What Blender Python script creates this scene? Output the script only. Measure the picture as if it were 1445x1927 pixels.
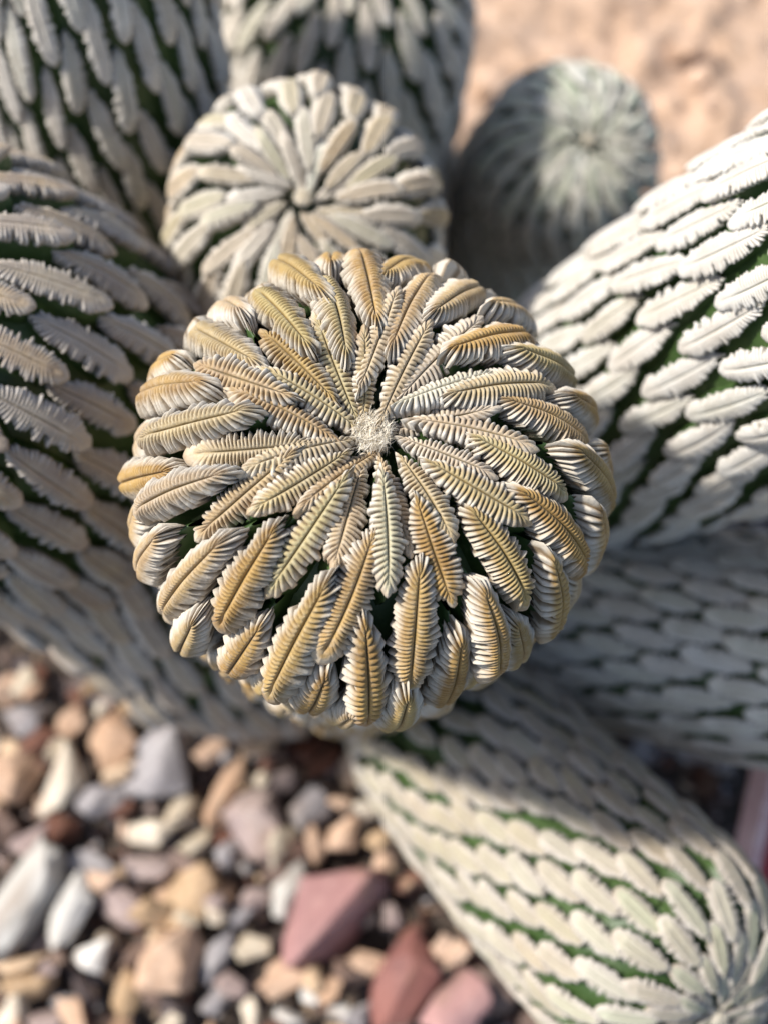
import bpy, bmesh, math, random
import numpy as np
from mathutils import Vector, Matrix, noise

for o in list(bpy.data.objects): bpy.data.objects.remove(o)
scene = bpy.context.scene
S = 0.01                                   # all lengths below are written in centimetres
R_ = math.radians

# ------------------------------------------------------------------ camera
CAM_H, PITCH, VFOV = 22.5, 60.0, 46.0
FPX = 963.5 / math.tan(R_(VFOV / 2))
FWD = Vector((0, math.cos(R_(PITCH)), -math.sin(R_(PITCH))))
RGT = Vector((1, 0, 0)); UPV = Vector((0, math.sin(R_(PITCH)), math.cos(R_(PITCH))))
CAM = Vector((0, 0, CAM_H))
cd = bpy.data.cameras.new('camera'); cam = bpy.data.objects.new('camera', cd)
scene.collection.objects.link(cam); scene.camera = cam
cam.location = CAM * S; cam.rotation_euler = (R_(90 - PITCH), 0, 0)
cd.sensor_fit = 'VERTICAL'; cd.sensor_height = 24.0; cd.lens = 12.0 / math.tan(R_(VFOV / 2))
cd.clip_start = 0.005; cd.clip_end = 50
cd.dof.use_dof = True; cd.dof.focus_distance = 11.2 * S; cd.dof.aperture_fstop = 10.0
scene.render.resolution_x, scene.render.resolution_y = 767, 1024

# ------------------------------------------------------------------ light
SUN_AZ = Vector((-1.0, 0.03, 0)).normalized(); SUN_EL = 50.0
sdir = Vector((SUN_AZ.x * math.cos(R_(SUN_EL)), SUN_AZ.y * math.cos(R_(SUN_EL)), math.sin(R_(SUN_EL))))
w = bpy.data.worlds.new('World'); scene.world = w; w.use_nodes = True
nt = w.node_tree; bg = nt.nodes['Background']
sky = nt.nodes.new('ShaderNodeTexSky'); sky.sky_type = 'NISHITA'; sky.sun_disc = False
sky.sun_elevation = R_(SUN_EL); sky.sun_rotation = math.atan2(sdir.x, sdir.y)
sky.air_density = 1.0; sky.dust_density = 1.5
nt.links.new(sky.outputs[0], bg.inputs[0]); bg.inputs[1].default_value = 0.13
sl = bpy.data.lights.new('sun', 'SUN'); sl.energy = 4.1; sl.angle = R_(4.0); sl.color = (1, 0.965, 0.91)
sun = bpy.data.objects.new('sun', sl); scene.collection.objects.link(sun)
sun.rotation_euler = sdir.to_track_quat('Z', 'Y').to_euler(); sun.location = (-0.5, 0.2, 0.6)
vs = scene.view_settings
vs.view_transform = 'Standard'; vs.look = 'None'; vs.gamma = 1; vs.use_curve_mapping = False; vs.exposure = 0.48

COL = scene.collection.objects
rng = random.Random(7)

# ------------------------------------------------------------------ helpers
def tag(o, label=None, cat=None, group=None, kind=None):
    if label: o['label'] = label
    if cat: o['category'] = cat
    if group: o['group'] = group
    if kind: o['kind'] = kind
    return o
def mesh_from(name, verts, faces, mats, smooth=True, midx=None):
    me = bpy.data.meshes.new(name)
    me.from_pydata([tuple(v) for v in verts], [], [tuple(f) for f in faces])
    for m in mats: me.materials.append(m)
    if midx is not None: me.polygons.foreach_set('material_index', midx)
    me.polygons.foreach_set('use_smooth', [smooth] * len(me.polygons))
    me.update(); return me
def link(name, me, parent=None):
    o = bpy.data.objects.new(name, me); COL.link(o)
    if parent: o.parent = parent
    return o
def px(x, y, d):                            # a point at depth d (cm) along the view, world cm
    return CAM + FWD * d + RGT * ((x - 722.5) / FPX * d) + UPV * (-(y - 963.5) / FPX * d)
def px_ground(x, y, z=0.0):
    r = FWD + RGT * ((x - 722.5) / FPX) + UPV * (-(y - 963.5) / FPX)
    return CAM + r * ((z - CAM_H) / r.z)
def sstep(a, b, x):
    t = np.clip((x - a) / (b - a), 0, 1); return t * t * (3 - 2 * t)

# ------------------------------------------------------------------ materials
class NB:
    def __init__(s, name, rough=0.7):
        s.m = bpy.data.materials.new(name); s.m.use_nodes = True; s.t = s.m.node_tree
        s.b = s.t.nodes['Principled BSDF']; s.b.inputs['Roughness'].default_value = rough
    def n(s, typ, **k):
        nd = s.t.nodes.new(typ)
        for a, v in k.items(): setattr(nd, a, v)
        return nd
    def put(s, sock, v):
        if hasattr(v, 'is_output'): s.t.links.new(v, sock)
        else: sock.default_value = v
    def math(s, op, a, b=0.0, clamp=False):
        nd = s.n('ShaderNodeMath', operation=op, use_clamp=clamp); s.put(nd.inputs[0], a); s.put(nd.inputs[1], b); return nd.outputs[0]
    def ramp(s, v, a, b, lo=0.0, hi=1.0):
        nd = s.n('ShaderNodeMapRange', interpolation_type='SMOOTHSTEP')
        for i, q in enumerate((v, a, b, lo, hi)): s.put(nd.inputs[i], q)
        return nd.outputs[0]
    def mix(s, f, a, b, mode='MIX'):
        nd = s.n('ShaderNodeMix', data_type='RGBA', blend_type=mode)
        s.put(nd.inputs[0], f); s.put(nd.inputs[6], a if hasattr(a, 'is_output') else (*a, 1)[:4]); s.put(nd.inputs[7], b if hasattr(b, 'is_output') else (*b, 1)[:4])
        return nd.outputs[2]
    def noise(s, scale, detail=4, vec=None, rough=0.55):
        nd = s.n('ShaderNodeTexNoise'); nd.inputs['Scale'].default_value = scale; nd.inputs['Detail'].default_value = detail; nd.inputs['Roughness'].default_value = rough
        if vec is not None: s.t.links.new(vec, nd.inputs['Vector'])
        return nd.outputs[0]
    def geo(s): return s.n('ShaderNodeNewGeometry').outputs['Position']
    def objc(s): return s.n('ShaderNodeTexCoord').outputs['Object']
    def bump(s, h, strength, dist):
        nd = s.n('ShaderNodeBump'); nd.inputs['Strength'].default_value = strength; nd.inputs['Distance'].default_value = dist
        s.put(nd.inputs['Height'], h); s.t.links.new(nd.outputs[0], s.b.inputs['Normal'])
    def col(s, c): s.put(s.b.inputs['Base Color'], c if hasattr(c, 'is_output') else (*c, 1))

def mat_comb():
    k = NB('spine_comb', 0.62)
    at = k.n('ShaderNodeAttribute', attribute_name='pad')
    sp = k.n('ShaderNodeSeparateColor'); k.t.links.new(at.outputs['Color'], sp.inputs[0])
    u, t, r = sp.outputs[0], sp.outputs[1], sp.outputs[2]
    tint = k.n('ShaderNodeAttribute', attribute_name='tint', attribute_type='OBJECT').outputs['Fac']
    green = k.n('ShaderNodeAttribute', attribute_name='fresh', attribute_type='OBJECT').outputs['Fac']
    pos = k.geo()
    n1 = k.noise(260, 3, pos); n2 = k.noise(1500, 2, pos)
    white = k.mix(k.ramp(n1, .3, .7), (.72, .69, .63), (.63, .585, .51))
    tanc = k.mix(k.ramp(n1, .3, .7), (.42, .265, .088), (.285, .163, .052))
    white = k.mix(k.math('MULTIPLY', tint, .75), white, (.56, .50, .40))
    # horn-coloured spine roots, paler free tips; felted lower end goes tawny
    body = k.math('SUBTRACT', k.ramp(u, .96, .40), k.math('MULTIPLY', k.ramp(n2, .4, .7), .22))
    low = k.math('MULTIPLY', k.ramp(t, .3, .03), k.ramp(n1, .35, .65, .35, .95))
    f = k.math('MULTIPLY', k.math('MAXIMUM', body, low), tint, True)
    f = k.math('ADD', f, k.math('MULTIPLY', tint, .14), True)
    c = k.mix(f, white, tanc)
    c = k.mix(k.math('MULTIPLY', green, k.ramp(u, 1.0, .2)), c, (.42, .50, .29))
    # the areole's narrow groove
    g = k.math('MULTIPLY', k.ramp(u, .065, .02), k.ramp(t, .04, .2))
    groove = k.mix(tint, (.15, .15, .09), (.24, .15, .03))
    c = k.mix(k.math('MULTIPLY', g, .85), c, groove)
    # felt between the spines, with gap shade painted into its colour
    gap = k.math('MULTIPLY', k.math('MULTIPLY', k.ramp(r, .48, .10), k.ramp(t, .08, .3)), k.ramp(u, .1, .3))
    c = k.mix(k.math('MULTIPLY', gap, .85), c, k.mix(tint, (.22, .19, .14), (.13, .075, .025)))
    greying = k.n('ShaderNodeAttribute', attribute_name='greying', attribute_type='OBJECT').outputs['Fac']
    c = k.mix(k.math('MULTIPLY', greying, k.ramp(n1, .2, .75, .6, 1.0)), c, (.34, .285, .26))  # greys and darkens the combs by an amount set per stem
    k.col(c); k.b.inputs['Specular IOR Level'].default_value = .25
    k.b.inputs['Sheen Weight'].default_value = .15; k.b.inputs['Sheen Roughness'].default_value = .5
    k.bump(n2, .5, .0002)
    return k.m
def mat_green():
    k = NB('cactus_skin', 0.48); p = k.geo(); n = k.noise(180, 4, p)
    c = k.mix(k.ramp(n, .3, .72), (.034, .070, .017), (.066, .112, .032))
    c = k.mix(k.math('MULTIPLY', k.ramp(k.noise(900, 2, p), .6, .75), .35), c, (.16, .20, .10))
    k.col(c); k.bump(k.noise(1400, 2, p), .2, .0002); return k.m
def mat_wool():
    k = NB('wool', 0.9); k.col(k.mix(k.noise(400, 2, k.geo()), (.93, .87, .74), (.84, .74, .57))); return k.m
def mat_stone(name, c1, c2, c3, rough=.8):
    k = NB(name, rough); p = k.objc(); oi = k.n('ShaderNodeObjectInfo')
    ad = k.n('ShaderNodeVectorMath', operation='ADD'); k.t.links.new(p, ad.inputs[0]); k.t.links.new(oi.outputs['Location'], ad.inputs[1])
    p = ad.outputs[0]
    n1 = k.noise(170, 5, p); n2 = k.noise(700, 4, p, .7)
    c = k.mix(k.ramp(n1, .35, .65), c1, c2)
    c = k.mix(k.math('MULTIPLY', k.ramp(n2, .52, .7), .7), c, c3)
    c = k.mix(k.math('MULTIPLY', k.ramp(k.noise(95, 4, p), .55, .66), .45), c, (.24, .15, .095))
    hv = k.n('ShaderNodeHueSaturation'); k.t.links.new(c, hv.inputs['Color'])
    k.put(hv.inputs['Value'], k.ramp(oi.outputs['Random'], 0, 1, .78, 1.15)); k.put(hv.inputs['Saturation'], k.ramp(oi.outputs['Random'], 0, 1, 1.08, .9))
    k.col(hv.outputs[0]); k.bump(k.math('ADD', n1, k.math('MULTIPLY', n2, .5)), .6, .0009); return k.m
M_COMB, M_GREEN, M_WOOL = mat_comb(), mat_green(), mat_wool()
STONE = {
 'tan':   mat_stone('tan_stone', (.58, .40, .24), (.45, .30, .175), (.66, .53, .38)),
 'peach': mat_stone('peach_stone', (.60, .40, .27), (.48, .30, .19), (.68, .54, .41)),
 'cream': mat_stone('cream_stone', (.64, .55, .42), (.55, .44, .31), (.70, .64, .54)),
 'white': mat_stone('white_stone', (.68, .64, .58), (.56, .52, .46), (.74, .72, .68)),
 'grey':  mat_stone('grey_stone', (.34, .31, .30), (.25, .225, .225), (.45, .42, .40)),
 'dark':  mat_stone('dark_stone', (.12, .09, .085), (.075, .055, .052), (.19, .15, .14)),
 'rust':  mat_stone('rust_stone', (.17, .062, .032), (.10, .042, .028), (.26, .12, .07)),
 'red':   mat_stone('red_stone', (.30, .125, .10), (.22, .095, .082), (.36, .18, .15), .7),
 'pink':  mat_stone('pink_stone', (.42, .22, .20), (.34, .18, .17), (.48, .29, .26), .7),
 'mauve': mat_stone('mauve_stone', (.40, .30, .26), (.30, .22, .20), (.50, .40, .35)),
 'brown': mat_stone('brown_stone', (.20, .13, .10), (.14, .09, .07), (.28, .20, .15)),
}

# ------------------------------------------------------------------ ground
def ground():
    ax = np.concatenate([-np.geomspace(16, 300, 18)[::-1], np.linspace(-15.8, 21.8, 236), np.geomspace(22, 300, 18)])
    ay = np.concatenate([-np.geomspace(4, 300, 18)[::-1], np.linspace(-3.8, 47.8, 320), np.geomspace(48, 400, 16)])
    vs_, fs = [], []
    for y in ay:
        for x in ax:
            p = Vector((x, y, 0))
            sand = min(1, max(0, (y - 15.5 - .25 * (x - 3)) / 4))
            z = .35 * noise.noise(p * .16) + .16 * noise.noise(p * .55)
            cl = noise.noise(p * .62 + Vector((9, 3, 0))); cl2 = noise.noise(p * 1.5 + Vector((1, 7, 0)))
            z += sand * (.85 * max(0, cl) + .45 * max(0, cl2) + .16 * noise.noise(p * 2.9)) + (1 - sand) * .18 * noise.noise(p * 1.6)
            vs_.append((x * S, y * S, z * S))
    nx = len(ax)
    for j in range(len(ay) - 1):
        for i in range(nx - 1):
            a = j * nx + i; fs.append((a, a + 1, a + 1 + nx, a + nx))
    k = NB('bed_soil', .95); p = k.geo()
    sx = k.n('ShaderNodeSeparateXYZ'); k.t.links.new(p, sx.inputs[0])
    edge = k.math('ADD', k.math('SUBTRACT', sx.outputs[1], k.math('MULTIPLY', sx.outputs[0], .25)), k.math('MULTIPLY', k.noise(40, 3, p), .03))
    f = k.ramp(edge, .155, .195)
    soil = k.mix(k.noise(300, 5, p), (.035, .027, .022), (.11, .08, .06))
    sand = k.mix(k.ramp(k.noise(110, 6, p, .65), .35, .65), (.60, .41, .285), (.44, .29, .19))
    sand = k.mix(k.math('MULTIPLY', k.ramp(k.noise(420, 4, p), .55, .7), .5), sand, (.62, .50, .40))
    k.col(k.mix(f, soil, sand)); k.bump(k.noise(500, 6, p, .7), .7, .0012)
    tag(link('ground', mesh_from('ground', vs_, fs, [k.m])), kind='structure')
ground()

# ------------------------------------------------------------------ tubercle meshes (unit: cm, length 1.2 along +y towards the stem's growing tip)
LEN, WID = 1.2, 0.48
def comb_data(seed, N=21, q=6, us=(0, .03, .07, .16, .3, .46, .62, .75, .88, 1.0), arch=.10, H=.14, tooth=1.0, taper=1.0, relief=.050, crown=3.0, blunt=1.8, back=0.0, felt=.24, root=1.0):
    # every spine leaves the midline at an angle that fans round both ends of the areole; spines are fused near the midline and free at the rim
    r_ = np.random.RandomState(seed)
    nt_ = N * q + 1
    t = np.linspace(0, 1, nt_)
    ang = np.interp(t, (0, .05, .16, .3, .6, .8, .92, 1), (180, 146, 112, 97, 90, 80, 48, 0)) * math.pi / 180 + back * math.pi / 180 * np.interp(t, (0, .1, .3, .7, .9, 1), (0, .8, 1, 1, .4, 0))
    ln = WID * .5 * np.interp(t, (0, .05, .16, .32, .5, .7, .85, .94, 1), (.74 * root, .88 * root, .5 + .5 * root, 1.02, 1.0, 1 - .12 * taper, 1 - .27 * taper, 1 - .38 * taper, .5))
    ym = LEN * (-.5 + .12 + t * (1 - .12 - .10))
    bend = r_.uniform(-.06, .06)
    V, A, sides = [], [], {}
    for sgn in (1, -1):
        ph = t * N + (0 if sgn > 0 else .5)
        idx = np.floor(ph).astype(int); dph = np.abs(ph - idx - .5) * 2
        pick = lambda lo, hi: r_.uniform(lo, hi, N + 2)[idx]
        worn = np.where(r_.random_sample(N + 2) < .09, -.32, 0)[idx]
        jl, jh, jy, jz = 1 + pick(-.16, .13) + worn, 1 + pick(-.3, .3), pick(-.014, .014), pick(-.014, .02)
        ids = []
        free = sstep(felt * .1, felt, t)
        for u in list(us) + ['skirt']:
            sk = u == 'skirt'; uu = 1.0 if sk else u
            edge = float(sstep(.35, 1, uu))
            notch = (.14 + .32 * sstep(.6, 1, t)) * tooth * free
            r = ln * (uu * (1 + (jl - 1) * edge * free) - notch * edge * dph ** blunt)
            x = r * np.sin(ang); y = ym + r * np.cos(ang) + jy * edge * free
            z = H * (1 - uu ** crown - .20 * math.exp(-(uu / .15) ** 2)) * (.55 + .45 * sstep(0, .16, t)) * (1 - .30 * sstep(.5, 1, t))
            z = z - .030 * math.exp(-(uu / .04) ** 2) * sstep(.05, .25, t)
            rl = relief * float(sstep(.04, .34, uu)) * sstep(felt * .1, felt, t) * jh
            z = z - rl * dph ** 2.8 - .035 * edge * free * dph ** 1.5 * tooth + jz * edge * free
            z = z - arch * ((y / LEN + .08) / .5) ** 2
            if sk: x = x * .74; z = z - .13; y = y - np.cos(ang) * .05
            ids.append(len(V))
            xx = sgn * x + bend * ((t - .5) ** 2) * 2
            V.extend(zip(xx, y, z)); A.extend((uu, float(tk), 1 - float(dk), 1) for tk, dk in zip(t, dph))
        sides[sgn] = ids
    F = []
    for sgn in (1, -1):
        ids = sides[sgn]
        for a, b in zip(ids[:-1], ids[1:]):
            for k in range(nt_ - 1):
                f = (a + k, b + k, b + k + 1, a + k + 1)
                F.append(f if sgn > 0 else f[::-1])
    return V, F, A
def mound_data(nt_=9, nu=9, lo=-.42, H=.10):
    V, F = [], []
    for i in range(nt_):
        t = i / (nt_ - 1)
        e = math.sqrt(max(.02, 1 - (1 - min(1, t / .26)) ** 2)) * (1 - .70 * max(0, (t - .5) / .5) ** 2)
        for j in range(nu):
            u = -1 + 2 * j / (nu - 1)
            x = WID * .5 * e * .84 * u
            z = H - .03 - (H - lo) * abs(u) ** 2.4 - .11 * ((t - .42) / .5) ** 2 - (.16 if i in (0, nt_ - 1) else 0)
            V.append((x, LEN * .93 * (t - .5) - .02, z - .06))
    for i in range(nt_ - 1):
        for j in range(nu - 1):
            a = i * nu + j; F.append((a, a + 1, a + nu + 1, a + nu))
    return V, F
def sc(V): return [(x * S, y * S, z * S) for x, y, z in V]
def comb_mesh(name, **k):
    V, F, A = comb_data(**k)
    me = mesh_from(name, sc(V), F, [M_COMB])
    at = me.color_attributes.new('pad', 'FLOAT_COLOR', 'POINT')
    at.data.foreach_set('color', np.array(A, dtype=np.float32).ravel())
    return me
COMB_NEAR = [comb_mesh('spine_comb', seed=i, N=n, q=8, H=.145, relief=.055, back=2, crown=2.5, felt=(.12, .2, .3, .14, .1)[i % 5], root=(.8, .95, 1, .85, .75)[i % 5]) for i, n in enumerate((26, 27, 28, 29, 27, 26, 28, 30, 27, 29))]
COMB_SHORT = [comb_mesh('spine_comb', seed=20 + i, N=n, q=8, H=.12, tooth=1.3, taper=1.25, relief=.05, back=-2, crown=2.8, felt=.14, root=.85) for i, n in enumerate((16, 17, 18, 19))]
COMB_INNER = [comb_mesh('spine_comb', seed=60 + i, N=n, q=8, tooth=.35, taper=1.5, arch=.05, H=.09, relief=.045, crown=2.6, back=0, felt=.08, root=.62) for i, n in enumerate((21, 22, 23, 24))]
COMB_SIDE = [comb_mesh('spine_comb', seed=40 + i, N=n, q=4, us=(0, .04, .1, .3, .6, .85, 1.0), arch=.07, H=.105, tooth=.5, relief=.024, taper=1.1, blunt=1.2, felt=.15, root=.85) for i, n in enumerate((28, 29, 30, 32))]
LOWV, LOWF, LOWA = comb_data(90, N=5, q=2, us=(0, .12, .6, 1.0), arch=.07, H=.11, tooth=0, relief=0)
MV, MF = mound_data()
MOUND = mesh_from('tubercle', sc(MV), MF, [M_GREEN])
MLV, MLF = mound_data(5, 5)

# ------------------------------------------------------------------ a cactus stem
def catmull(P, n=60):
    P = [P[0] * 2 - P[1]] + P + [P[-1] * 2 - P[-2]]
    out = []
    for i in range(1, len(P) - 2):
        for k in range(n):
            t = k / n
            a, b, c, d = P[i - 1:i + 3]
            out.append(.5 * ((2 * b) + (c - a) * t + (2 * a - 5 * b + 4 * c - d) * t * t + (3 * b - a - 3 * c + d) * t ** 3))
    out.append(P[-2]); return out
class Stem:
    """spine from the dome's centre (first point) down to the root; rad(l) = body radius at length l below the dome"""
    def __init__(s, pts, R, base_r, dome_h=.8, dip=.12, p=2.2, swell=0.0, waist=0.0):
        s.waist = waist
        C = catmull([Vector(q) for q in pts]); s.C = C; s.R = R; s.base_r = base_r; s.swell = swell
        s.l = [0.0]
        for a, b in zip(C[:-1], C[1:]): s.l.append(s.l[-1] + (b - a).length)
        s.L = s.l[-1]
        T = [((C[max(i - 1, 0)] - C[min(i + 1, len(C) - 1)])).normalized() for i in range(len(C))]    # points to the tip
        X = [T[0].orthogonal().normalized()]
        for i in range(1, len(C)):
            q = T[i - 1].rotation_difference(T[i]); v = q @ X[-1]; X.append((v - T[i] * v.dot(T[i])).normalized())
        s.T, s.X = T, X
        H = R * dome_h; s.prof = []; acc = 0; prev = None
        for i in range(201):
            a = i / 200 * math.pi / 2
            rho = R * math.sin(a) ** (2 / p); z = H * math.cos(a) ** (2 / p) if i < 200 else 0.0
            z -= dip * math.exp(-(rho / .62) ** 2)
            if prev: acc += math.hypot(rho - prev[0], z - prev[1])
            prev = (rho, z); s.prof.append((acc, rho, z))
        s.sd = acc
        s.pa = np.array(s.prof); s.la = np.array(s.l)
    def rad(s, l):
        f = min(1, l / s.L); return s.R * (1 + s.swell * math.sin(math.pi * min(1, f * 1.3))) * (1 - s.waist * min(1, l / 3) ** .8) * (1 - f ** 2.2) + s.base_r * f ** 2.2
    def at(s, l):
        l = min(max(l, 0), s.L); i = min(int(np.searchsorted(s.la, l, 'right')) - 1, len(s.C) - 2)
        f = (l - s.l[i]) / max(1e-6, s.l[i + 1] - s.l[i])
        return s.C[i].lerp(s.C[i + 1], f), s.T[i].lerp(s.T[i + 1], f).normalized(), s.X[i].lerp(s.X[i + 1], f).normalized()
    def point(s, arc, th):
        if arc <= s.sd:
            rho = float(np.interp(arc, s.pa[:, 0], s.pa[:, 1])); z = float(np.interp(arc, s.pa[:, 0], s.pa[:, 2])); c, T, X = s.C[0], s.T[0], s.X[0]
        else:
            l = arc - s.sd; c, T, X = s.at(l); rho = s.rad(l); z = 0
        Y = T.cross(X); d = X * math.cos(th) + Y * math.sin(th)
        return c + T * z + d * rho, d, rho
    def frame(s, arc, th):
        p, d, rho = s.point(arc, th)
        a, _, _ = s.point(max(0.02, arc - .25), th); b, _, _ = s.point(arc + .25, th)
        m = (a - b).normalized()
        x = m.cross(d)
        if x.length < 1e-3 or abs(m.dot(d)) > .995: x = s.T[0].cross(d) * -1
        x = -(s.at(max(0, arc - s.sd))[1].cross(d)) if True else x
        x = -x.normalized(); x = (x - m * x.dot(m)).normalized()
        n = x.cross(m).normalized()
        if n.dot(d) + n.dot(s.T[0]) * (1 if arc < s.sd else 0) < 0: x = -x; n = -n
        return p, x, m, n, rho

def in_view(p, mx=260):
    v = p - CAM; d = v.dot(FWD)
    if d < 2: return False
    X = 722.5 + v.dot(RGT) / d * FPX; Y = 963.5 - v.dot(UPV) / d * FPX
    return -mx < X < 1445 + mx and -mx < Y < 1927 + mx

def cactus(label, st, h=.036, around=31, around_in=22, jit=.07, wmax=.62, tint=(.3, .15), fresh=.05, greying=0.0, meshes='side', seed=1, twist=6, L0=1.22, wool=.3, crowd=14, rim=0.0, tilt=(-8, -2), sink=.05, inset=.04, lift=.05, wlift=0.0, hscale=.8, tintfn=None):
    rg = random.Random(seed)
    base = st.C[-1].copy(); base.z = 0
    root = bpy.data.objects.new('hatchet_cactus', None); COL.link(root); root.location = base * S; root.empty_display_size = .01
    tag(root, label, 'cactus', 'hatchet cactus stems of one clump')
    # green body
    V, F = [], []; nth = 56
    arcs = list(np.linspace(.02, st.sd, 22)) + list(np.linspace(st.sd, st.sd + st.L, 60))[1:]
    for a in arcs:
        for k in range(nth):
            p, d, rho = st.point(a, 2 * math.pi * k / nth); ins = inset * min(1, rho / .4)
            V.append((p - d * ins * min(1, a / st.sd) - st.T[0] * (.16 * max(0, 1 - a / st.sd) + (.10 if a < .5 else 0)) - base) * S)
    for i in range(len(arcs) - 1):
        for k in range(nth):
            k2 = (k + 1) % nth; F.append((i * nth + k, (i + 1) * nth + k, (i + 1) * nth + k2, i * nth + k2))
    F.append(tuple(range(nth)))
    link('stem_body', mesh_from('stem_body', V, F, [M_GREEN]), root)
    # tubercles on the golden spiral
    ga = math.pi * (3 - math.sqrt(5)); n = 3; cand = []
    while True:
        tip = .05 + h * n * n / (n + crowd)
        inner = 1 - min(1, tip / 1.5)
        L = L0 * (1 - .30 * inner) * (1 - rim * min(1, max(0, tip - 1.3) / .8))
        arc = tip + L * .5 + rg.uniform(-1, 1) * jit * .5
        if arc > st.sd + st.L - .6: break
        th = n * ga + rg.uniform(-1, 1) * jit * .25 / max(.6, st.point(arc, 0)[2]); p, x, m, nn, rho = st.frame(arc, th)
        if p.z < .15: n += 1; continue
        wd = 2 * math.pi * rho / (around - (around - around_in) * inner)
        wd = min(max(.15, wd), wmax) * rg.uniform(.92, 1.08)
        hs = (.5 + .5 * min(1, wd / .42)) * rg.uniform(.85, 1.15) * hscale
        q = Matrix((x, m, nn)).transposed()
        q = q @ Matrix.Rotation(R_(twist + rg.gauss(0, 1) * jit * 40), 3, 'Z') @ Matrix.Rotation(R_(rg.uniform(*tilt)), 3, 'X') @ Matrix.Rotation(R_(rg.gauss(0, 1) * jit * 50), 3, 'Y')
        off = (.26 + lift + rg.uniform(-.06, .06)) * hs - sink * inner
        pos = p + nn * off
        Ls = L * (1 + rg.uniform(-1, 1) * jit) / LEN
        mat = Matrix.Translation((pos - base) * S) @ q.to_4x4() @ Matrix.Diagonal((wd / WID, Ls, hs, 1))
        tc = (CAM - pos); vis = nn.dot(tc.normalized())
        cand.append((vis > -.25 and in_view(pos), tc.length, mat, arc, pos, th, nn)); n += 1
    front = sorted([c for c in cand if c[0]], key=lambda c: c[1])
    solo, rest = front[:300], front[300:] + [c for c in cand if not c[0]]
    for k, (_, dist, mat, arc, pos, th, nn) in enumerate(solo):
        t = link('tubercle', MOUND, root); t.matrix_local = mat
        if meshes == 'near': me = rg.choice(COMB_INNER if arc < 1.15 + rg.uniform(-.1, .15) else COMB_SHORT if rg.random() < .2 and arc > 2.0 else COMB_NEAR)
        else: me = rg.choice(COMB_SIDE)
        c = link('spine_comb', me, t)
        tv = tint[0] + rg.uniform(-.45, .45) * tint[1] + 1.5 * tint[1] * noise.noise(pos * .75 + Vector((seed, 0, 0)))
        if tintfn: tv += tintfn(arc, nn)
        c['tint'] = float(min(1, max(0, tv))); c['fresh'] = float(max(0, (fresh + rg.uniform(-.15, .1)) * (1.0 if arc > 2 else 2.0))); c['greying'] = float(greying)
    if rest:
        lv = np.array(LOWV); ml = np.array(MLV); V, F, A, mi = [], [], [], []
        for (_, dist, mat, arc, pos, th, nn) in rest:
            M3 = np.array(mat.to_3x3()); tr = np.array(mat.translation)
            for vv, ff, aa, m_ in ((lv, LOWF, LOWA, 0), (ml, MLF, [(0, 0, 0, 1)] * len(ml), 1)):
                o0 = len(V); V.extend((vv * S) @ M3.T + tr); A.extend(aa); F.extend([tuple(i + o0 for i in f) for f in ff]); mi.extend([m_] * len(ff))
        me = mesh_from('tubercle_mass', V, F, [M_COMB, M_GREEN], midx=mi)
        at = me.color_attributes.new('pad', 'FLOAT_COLOR', 'POINT'); at.data.foreach_set('color', np.array(A, dtype=np.float32).ravel())
        o = link('tubercle_mass', me, root); o['kind'] = 'stuff'; o['tint'] = tint[0]; o['fresh'] = fresh; o['greying'] = float(greying)
    # wool in the growing point
    V, F = [], []
    top = st.point(.02, 0)[0]; T = st.T[0]; X = st.X[0]; Y = T.cross(X)
    for k in range(int(1100 * (wool / .19) ** 1.5)):
        a = rg.uniform(0, 6.283); r0 = wool * math.sqrt(rg.random()) * .8
        p = top + (X * math.cos(a) + Y * math.sin(a)) * r0 + T * (wlift + rg.uniform(0, .13))
        dr = (X * rg.gauss(0, 1) + Y * rg.gauss(0, 1) + T * abs(rg.gauss(.5, .6)) + (X * math.cos(a) + Y * math.sin(a)) * .6).normalized()
        sd = dr.cross(Vector((rg.random(), rg.random(), rg.random()))).normalized() * .0030
        cu = Vector((rg.gauss(0, 1), rg.gauss(0, 1), rg.gauss(0, 1))) * 1.3; o0 = len(V); ln = rg.uniform(.07, .19) * wool / .3
        for j in range(5):
            dr = (dr + cu * .35).normalized(); wj = 1 - j / 5
            V += [(p + sd * wj - base) * S, (p - sd * wj - base) * S]; p = p + dr * ln / 4
        for j in range(4): F.append((o0 + 2 * j, o0 + 2 * j + 1, o0 + 2 * j + 3, o0 + 2 * j + 2))
    o0 = len(V); nr, na = 7, 22
    for i in range(nr + 1):
        for j in range(na):
            a = j / na * 6.2832; r0 = wool * .62 * i / nr
            q = top + (X * math.cos(a) + Y * math.sin(a)) * r0 + T * (wlift + .06 - .20 * (i / nr) ** 2 * wool / .2)
            V.append((q + T * .05 * noise.noise(q * 14) + X * .02 * noise.noise(q * 20) - base) * S)
    for i in range(nr):
        for j in range(na): F.append((o0 + i * na + j, o0 + (i + 1) * na + j, o0 + (i + 1) * na + (j + 1) % na, o0 + i * na + (j + 1) % na))
    link('wool_tuft', mesh_from('wool_tuft', V, F, [M_WOOL]), root)
    return root

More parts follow.
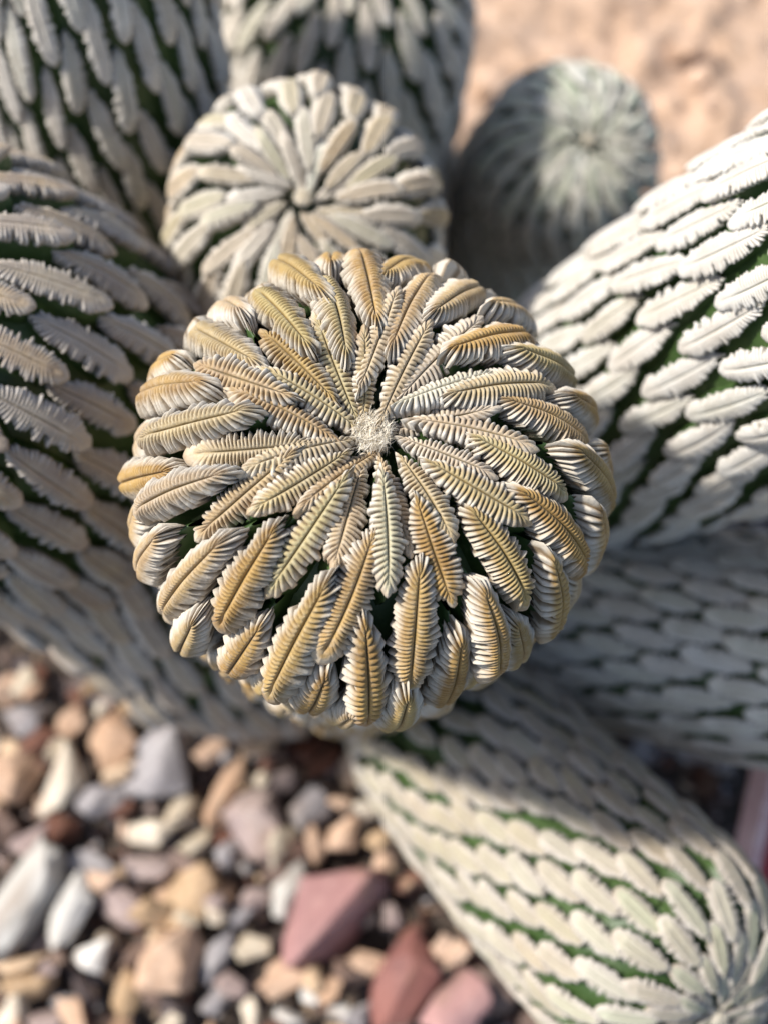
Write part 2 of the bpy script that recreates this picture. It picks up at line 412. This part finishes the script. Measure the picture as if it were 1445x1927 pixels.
W = Vector
cactus('broad domed cactus head in sharp focus with tan combed tubercles and woolly centre',
       Stem([px(686, 912, 12.5), W((-.42, 7.15, 8.5)), W((-.17, 8.6, 4)), W((-.1, 9.5, -.3))], 1.98, 1.4, .72, .36, 2.4, waist=.2),
       tint=(.84, .26), fresh=.035, meshes='near', seed=3, twist=-6, wool=.22, wlift=.25, crowd=19, tilt=(-4, 5), sink=.13, inset=.14, hscale=1.1, h=.033, around=28.5, around_in=13.5, jit=.14, L0=1.66, rim=.22,
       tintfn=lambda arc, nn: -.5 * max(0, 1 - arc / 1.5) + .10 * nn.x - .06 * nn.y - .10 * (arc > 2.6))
cactus('smaller cream cactus head rising just behind the sharp tan domed head',
       Stem([px(577, 432, 16.4), W((-1.1, 12.5, 8.3)), W((-1.2, 13.2, 4)), W((-1.3, 13.4, -.3))], 1.66, 1.25, .80, .15, 2.4),
       tint=(.44, .34), fresh=.03, seed=5, twist=8, wool=.13, wlift=.16, crowd=18, tilt=(-5, 3), sink=.03, h=.030, around=27.5, around_in=13.5, jit=.15, L0=1.08, hscale=.76,
       tintfn=lambda arc, nn: -.5 * max(0, 1 - arc / 1.3))
cactus('upright pale cactus column directly behind the cream head, bordering the bare sand',
       Stem([px(650, 50, 21), W((-.85, 18.2, 5)), W((-.9, 17.8, -.3))], 2.0, 1.7, .9, .12),
       tint=(.2, .15), fresh=.05, seed=8, twist=-4, hscale=.62, around=31, L0=1.15, h=.034)
cactus('short blurred grey-green cactus head standing alone against the sand',
       Stem([px(1066, 300, 23), W((3.0, 19.1, 3)), W((2.6, 20.0, -.3))], 1.6, 1.35, .85, .15),
       tint=(.12, .1), fresh=.22, seed=11, twist=6, around=28, around_in=16, hscale=.5, h=.030, L0=1.05, wool=.12, wlift=.05, tilt=(-4, 3), sink=.08)
cactus('thick bright white cactus column leaning away from the sharp head beside the sand',
       Stem([W((6.7, 7.9, 14.4)), px(1470, 610, 15), px(1060, 815, 20), W((1.9, 12.4, 2.6)), W((1.8, 12.6, -.3))], 2.08, 1.45, .85, .12, swell=.02),
       tint=(.06, .10), fresh=.02, seed=13, twist=3, greying=.12, h=.0385, L0=1.34, hscale=.5, around=34, jit=.09)
cactus('shaded bluish grey cactus column lying low beneath the bright white column',
       Stem([W((8.6, 5.9, 8.3)), px(1500, 1230, 17.6), px(1150, 1170, 19.8), px(960, 1150, 21.5), W((1.4, 10.2, -.3))], 1.6, 1.3, .85, .12),
       tint=(.10, .1), fresh=.12, seed=17, twist=-2, hscale=.45, around=28, L0=1.1, h=.032)
cactus('greenish cream cactus leaning over the gravel with its rosette tip beside the red stake',
       Stem([px(1232, 1792, 15.6), px(1035, 1590, 17.6), px(860, 1400, 19.8), W((.9, 8.2, -.3))], 1.56, 1.38, .8, .1, swell=.03),
       tint=(.46, .2), fresh=.22, greying=.36, seed=19, twist=4, h=.025, around=28, around_in=15, L0=.86, jit=.12, wool=.12, hscale=.48, tilt=(-5, 2), sink=.08)
cactus('large shaded brownish cactus column with long overlapping tubercles above the gravel',
       Stem([px(-110, 690, 14.9), px(-10, 735, 15.6), px(180, 855, 17.5), px(420, 1100, 20.6), W((-1.9, 10.2, -.3))], 2.48, 1.75, .8, .12),
       tint=(.55, .25), fresh=.03, greying=.45, seed=23, twist=-6, h=.036, L0=1.36, around=34, hscale=.75, jit=.09)
cactus('tall grey-green cactus column rising behind the large shaded brownish column',
       Stem([px(120, -210, 15.4), px(205, 200, 17.7), W((-3.7, 13.9, 5)), W((-3.3, 13.7, -.3))], 1.62, 1.45, .85, .12),
       tint=(.16, .12), fresh=.08, greying=.15, seed=29, twist=4, hscale=.62, around=33.5, jit=.1, L0=1.22, h=.034)

# ------------------------------------------------------------------ stones
def stone_mesh(seed, angular=.5):
    r = random.Random(seed); bm = bmesh.new()
    for i in range(r.randint(12, 19)):
        v = Vector((r.gauss(0, 1), r.gauss(0, 1), r.gauss(0, 1))).normalized() * r.uniform(.72, 1.1); bm.verts.new(v)
    res = bmesh.ops.convex_hull(bm, input=bm.verts)
    bmesh.ops.delete(bm, geom=[g for g in res['geom_interior'] if isinstance(g, bmesh.types.BMVert)], context='VERTS')
    bmesh.ops.bevel(bm, geom=list(bm.edges), offset=.07, segments=2, profile=.6, affect='EDGES', clamp_overlap=True)
    bmesh.ops.triangulate(bm, faces=list(bm.faces))
    bmesh.ops.subdivide_edges(bm, edges=list(bm.edges), cuts=1)
    for v in bm.verts:
        d = noise.noise(v.co * 1.7 + Vector((seed, 0, 0))) * .2 + noise.noise(v.co * 3.6 + Vector((0, seed, 0))) * .10
        v.co *= 1 + d
    mn = [min(v.co[i] for v in bm.verts) for i in range(3)]; mx = [max(v.co[i] for v in bm.verts) for i in range(3)]
    for v in bm.verts: v.co = Vector([(v.co[i] - (mn[i] + mx[i]) / 2) / (mx[i] - mn[i]) for i in range(3)]) * S
    me = bpy.data.meshes.new('pebble'); bm.to_mesh(me); bm.free()
    me.polygons.foreach_set('use_smooth', [True] * len(me.polygons)); return me
BASES = [stone_mesh(100 + i) for i in range(9)]
CACHE = {}
def stone(pos, size, rot, kind, label, shape, group='pebbles of the gravel bed'):
    key = (shape % 9, kind)
    if key not in CACHE:
        me = BASES[shape % 9].copy(); me.materials.clear(); me.materials.append(STONE[kind]); CACHE[key] = me
    o = link('pebble', CACHE[key]); o.location = pos * S; o.rotation_euler = rot; o.scale = size
    tag(o, label, 'pebble', group); return o
ADJ = {'tan': 'tan', 'peach': 'peach coloured', 'cream': 'cream', 'white': 'white', 'grey': 'grey', 'dark': 'dark brown', 'rust': 'rusty dark', 'red': 'red-brown', 'pink': 'dusty pink', 'mauve': 'pinkish grey', 'brown': 'brown'}
# px x, px y, long, short, angle (deg, counter-clockwise in the picture), kind, own label
HERO = [
 (45, 1690, 235, 125, 68, 'white', 'large white stone at the edge of the gravel'), (135, 1715, 150, 65, 68, 'white', 'slim pale chip leaning against the large white stone'),
 (362, 1685, 140, 115, 80, 'tan', 'wedge-shaped tan stone among dark gravel'), (328, 1810, 160, 115, 60, 'peach', 'blocky peach stone just below the wedge-shaped tan stone'),
 (240, 1703, 110, 80, -30, 'mauve', None), (618, 1718, 255, 165, 55, 'pink', 'large smooth dusty red stone lying on the gravel'), (543, 1673, 120, 65, 80, 'white', 'white chip touching the large dusty red stone'),
 (648, 1578, 100, 62, 35, 'peach', None), (490, 1550, 160, 125, -40, 'mauve', 'pinkish grey stone with a long pinkish splinter beside it'), (423, 1489, 150, 55, 70, 'peach', 'long pinkish splinter of stone standing in the gravel'),
 (578, 1526, 110, 90, 60, 'grey', None), (312, 1455, 165, 125, 45, 'grey', 'large rough grey stone below the shaded brownish column'), (190, 1509, 105, 65, 20, 'grey', None),
 (125, 1472, 150, 68, 72, 'cream', 'upright cream stone next to the rough grey stone'), (215, 1400, 120, 95, 60, 'peach', 'rounded peach stone under the shaded brownish column'), (28, 1465, 140, 105, 50, 'peach', None),
 (55, 1354, 92, 72, 20, 'grey', None), (135, 1362, 80, 55, 40, 'peach', None), (18, 1292, 90, 70, 30, 'peach', None), (280, 1568, 100, 50, 0, 'cream', None),
 (374, 1585, 72, 50, 50, 'cream', None), (120, 1560, 75, 60, 10, 'rust', None), (428, 1580, 60, 50, 0, 'rust', None), (284, 1635, 100, 58, 10, 'mauve', None),
 (170, 1625, 105, 52, -10, 'grey', None), (180, 1805, 80, 62, 20, 'white', None), (240, 1873, 95, 55, 75, 'tan', None), (60, 1850, 105, 62, 20, 'tan', None),
 (40, 1813, 120, 28, 12, 'tan', 'thin tan splinter lying on the gravel'), (269, 1783, 120, 30, 40, 'brown', None), (160, 1865, 125, 42, -55, 'dark', None), (408, 1798, 110, 55, 75, 'grey', None),
 (413, 1875, 80, 50, 60, 'grey', None), (476, 1780, 72, 48, 15, 'cream', None), (448, 1728, 65, 40, 0, 'grey', None), (543, 1833, 120, 68, 25, 'peach', None),
 (588, 1875, 44, 36, 0, 'white', None), (762, 1850, 195, 110, 58, 'red', 'flat red-brown stone between the large dusty red stone and a pink one'), (865, 1892, 150, 110, 60, 'pink', 'pink stone touching the greenish cream cactus'),
 (779, 1766, 75, 50, 30, 'rust', None), (686, 1815, 110, 60, 20, 'peach', None), (722, 1623, 65, 36, 65, 'peach', None), (640, 1900, 45, 38, 0, 'white', None),
 (546, 1917, 62, 32, -15, 'white', None), (668, 1447, 80, 60, 70, 'tan', None), (583, 1419, 80, 60, 10, 'rust', None), (25, 1409, 75, 45, 0, 'tan', None),
 (30, 1905, 85, 55, 70, 'cream', None), (350, 1620, 70, 45, -20, 'brown', None), (520, 1640, 70, 50, 20, 'brown', None), (95, 1925, 80, 60, 20, 'mauve', None), (480, 1690, 70, 48, 40, 'mauve', None),
 (1250, 1392, 48, 40, 0, 'red', None), (1300, 1412, 64, 55, 20, 'grey', None), (1362, 1440, 62, 48, 30, 'grey', None), (1368, 1375, 62, 44, 70, 'mauve', None), (1205, 1345, 55, 50, 10, 'dark', None),
 (330, 1900, 90, 50, -30, 'dark', None), (470, 1860, 60, 45, 20, 'dark', None), (690, 1720, 70, 55, 20, 'dark', None), (530, 1470, 80, 60, 30, 'dark', None), (65, 1590, 90, 60, 30, 'mauve', None),
 (210, 1940, 80, 60, 30, 'peach', None), (740, 1935, 80, 60, 40, 'brown', None),
]
rs = random.Random(41); taken = []
for i, (x, y, lg, shx, ang, kd, lb) in enumerate(HERO):
    zc = .55 + .20 * (lg > 140)
    p = px_ground(x, y, zc); d = (p - CAM).dot(FWD); a = lg * d / FPX * .98; b = shx * d / FPX * .98; c = min(b * .85, a * .6)
    stone(p, (a, b, max(c, .25)), (rs.uniform(-.25, .25), rs.uniform(-.25, .25), R_(ang)), kd, lb or (ADJ[kd] + ' pebble lying loose on top of the gravel bed'), i * 5 + rs.randint(0, 3))
    taken.append((p.x, p.y, max(a, b) * .42))
top_kinds = ['tan', 'peach', 'cream', 'peach', 'tan', 'mauve', 'brown', 'rust', 'grey', 'cream']
for i in range(200):
    x, y = rs.uniform(-40, 900), rs.uniform(1280, 1980); p = px_ground(x, y, rs.uniform(.5, .95)); s_ = rs.uniform(.18, .5); kd = rs.choice(top_kinds)
    if any((p.x - a) ** 2 + (p.y - b) ** 2 < (c * .9) ** 2 for a, b, c in taken): continue
    stone(p, (s_ * rs.uniform(1.1, 1.9), s_, s_ * rs.uniform(.5, .8)), (rs.uniform(-.6, .6), rs.uniform(-.6, .6), rs.uniform(0, 6.3)), kd, 'tiny ' + ADJ[kd] + ' stone chip caught between the larger pebbles', rs.randint(0, 8), 'tiny chips among the pebbles').name = 'stone_chip'
kinds = ['tan', 'peach', 'cream', 'grey', 'dark', 'rust', 'mauve', 'brown', 'red', 'grey', 'brown', 'dark']
cnt = 0; tries = 0
while cnt < 240 and tries < 9000:
    tries += 1
    x, y = rs.uniform(-9, 9), rs.uniform(-1.5, 12)
    s_ = rs.uniform(.3, .9)
    if any((x - a) ** 2 + (y - b) ** 2 < (c * .55 + s_ * .3) ** 2 for a, b, c in taken): continue
    taken.append((x, y, s_ * .5)); kd = rs.choice(kinds)
    stone(W((x, y, rs.uniform(.08, .45))), (s_ * rs.uniform(1, 1.4), s_, s_ * rs.uniform(.55, .85)), (rs.uniform(-.4, .4), rs.uniform(-.4, .4), rs.uniform(0, 6.3)), kd,
          'small ' + ADJ[kd] + ' pebble half sunk between the larger stones', rs.randint(0, 8), 'small pebbles half sunk in the bed'); cnt += 1
# grit: uncountable fines between the pebbles
def grit():
    V, F, mi = [], [], []; ms = ['tan', 'brown', 'dark', 'grey', 'rust', 'mauve']
    for k in range(5200):
        x, y = rs.uniform(-11, 12), rs.uniform(-3, 14.5); s_ = rs.uniform(.04, .2); z = .35 * noise.noise(W((x, y, 0)) * .16) + .16 * noise.noise(W((x, y, 0)) * .55) + .1
        M3 = Matrix.Rotation(rs.uniform(0, 6.3), 3, W((rs.random(), rs.random(), rs.random() + .1)).normalized())
        o0 = len(V); sx, sy, sz = s_, s_ * rs.uniform(.5, .9), s_ * rs.uniform(.4, .8)
        for v in ((sx, 0, 0), (-sx, 0, 0), (0, sy, 0), (0, -sy, 0), (0, 0, sz), (0, 0, -sz)): V.append((M3 @ W(v) + W((x, y, z))) * S)
        for f in ((0, 2, 4), (2, 1, 4), (1, 3, 4), (3, 0, 4), (2, 0, 5), (1, 2, 5), (3, 1, 5), (0, 3, 5)): F.append(tuple(o0 + i for i in f))
        mi.extend([rs.randrange(len(ms))] * 8)
    o = link('grit', mesh_from('grit', V, F, [STONE[m] for m in ms], smooth=False, midx=mi))
    tag(o, 'fine mixed grit filling the gaps between the pebbles', 'grit', kind='stuff')
grit()
# crumbs of dry earth on the sand
for i in range(60):
    x, y = rs.uniform(0, 20), rs.uniform(21, 42); s_ = rs.uniform(.25, .9)
    stone(W((x, y, .25)), (s_ * 1.3, s_, s_ * .7), (rs.uniform(-.4, .4), rs.uniform(-.4, .4), rs.uniform(0, 6.3)), rs.choice(['peach', 'tan', 'peach']), 'crumb of dry sandy earth lying on the bare sand', rs.randint(0, 8), 'earth crumbs on the sand').name = 'earth_clod'

# ------------------------------------------------------------------ red stake
def stake():
    top, bot = px(1474, 1350, 19.3), px(1398, 1690, 21.0)
    bot = bot + (bot - top).normalized() * ((bot.z + .6) / abs((bot - top).normalized().z))
    ax = (top - bot).normalized(); L = (top - bot).length
    sd = (RGT - ax * RGT.dot(ax)).normalized(); fr = sd.cross(ax)        # width runs to the right and back
    wv = (sd * .80 + fr * -.60).normalized(); nv = wv.cross(ax).normalized()
    root = bpy.data.objects.new('plant_stake', None); COL.link(root); root.location = bot * S; root.empty_display_size = .01
    tag(root, 'narrow red plant stake with a worn pale pink edge under the shaded column', 'plant stake')
    def slab(name, x0, x1, th, m):
        bm = bmesh.new(); vv = []
        for a in (0, L):
            for u, t in ((x0, -th), (x1, -th), (x1, th), (x0, th)): vv.append(bm.verts.new((ax * a + wv * u + nv * t) * S))
        for f in ((0, 1, 2, 3), (7, 6, 5, 4), (0, 4, 5, 1), (1, 5, 6, 2), (2, 6, 7, 3), (3, 7, 4, 0)): bm.faces.new([vv[i] for i in f])
        bmesh.ops.recalc_face_normals(bm, faces=bm.faces)
        bmesh.ops.bevel(bm, geom=list(bm.edges), offset=.05 * S, segments=3, profile=.5, affect='EDGES')
        me = bpy.data.meshes.new(name); bm.to_mesh(me); bm.free(); me.materials.append(m); link(name, me, root)
    k = NB('red_plastic', .45); k.col(k.mix(k.ramp(k.noise(120, 5, k.geo()), .4, .7), (.26, .02, .03), (.36, .05, .06)))
    e = NB('worn_edge', .6); e.col(e.mix(e.ramp(e.noise(200, 5, e.geo()), .35, .7), (.72, .50, .49), (.60, .36, .36)))
    slab('blade', .0, 1.1, .16, k.m); slab('edge', -.34, .0, .20, e.m)
stake()
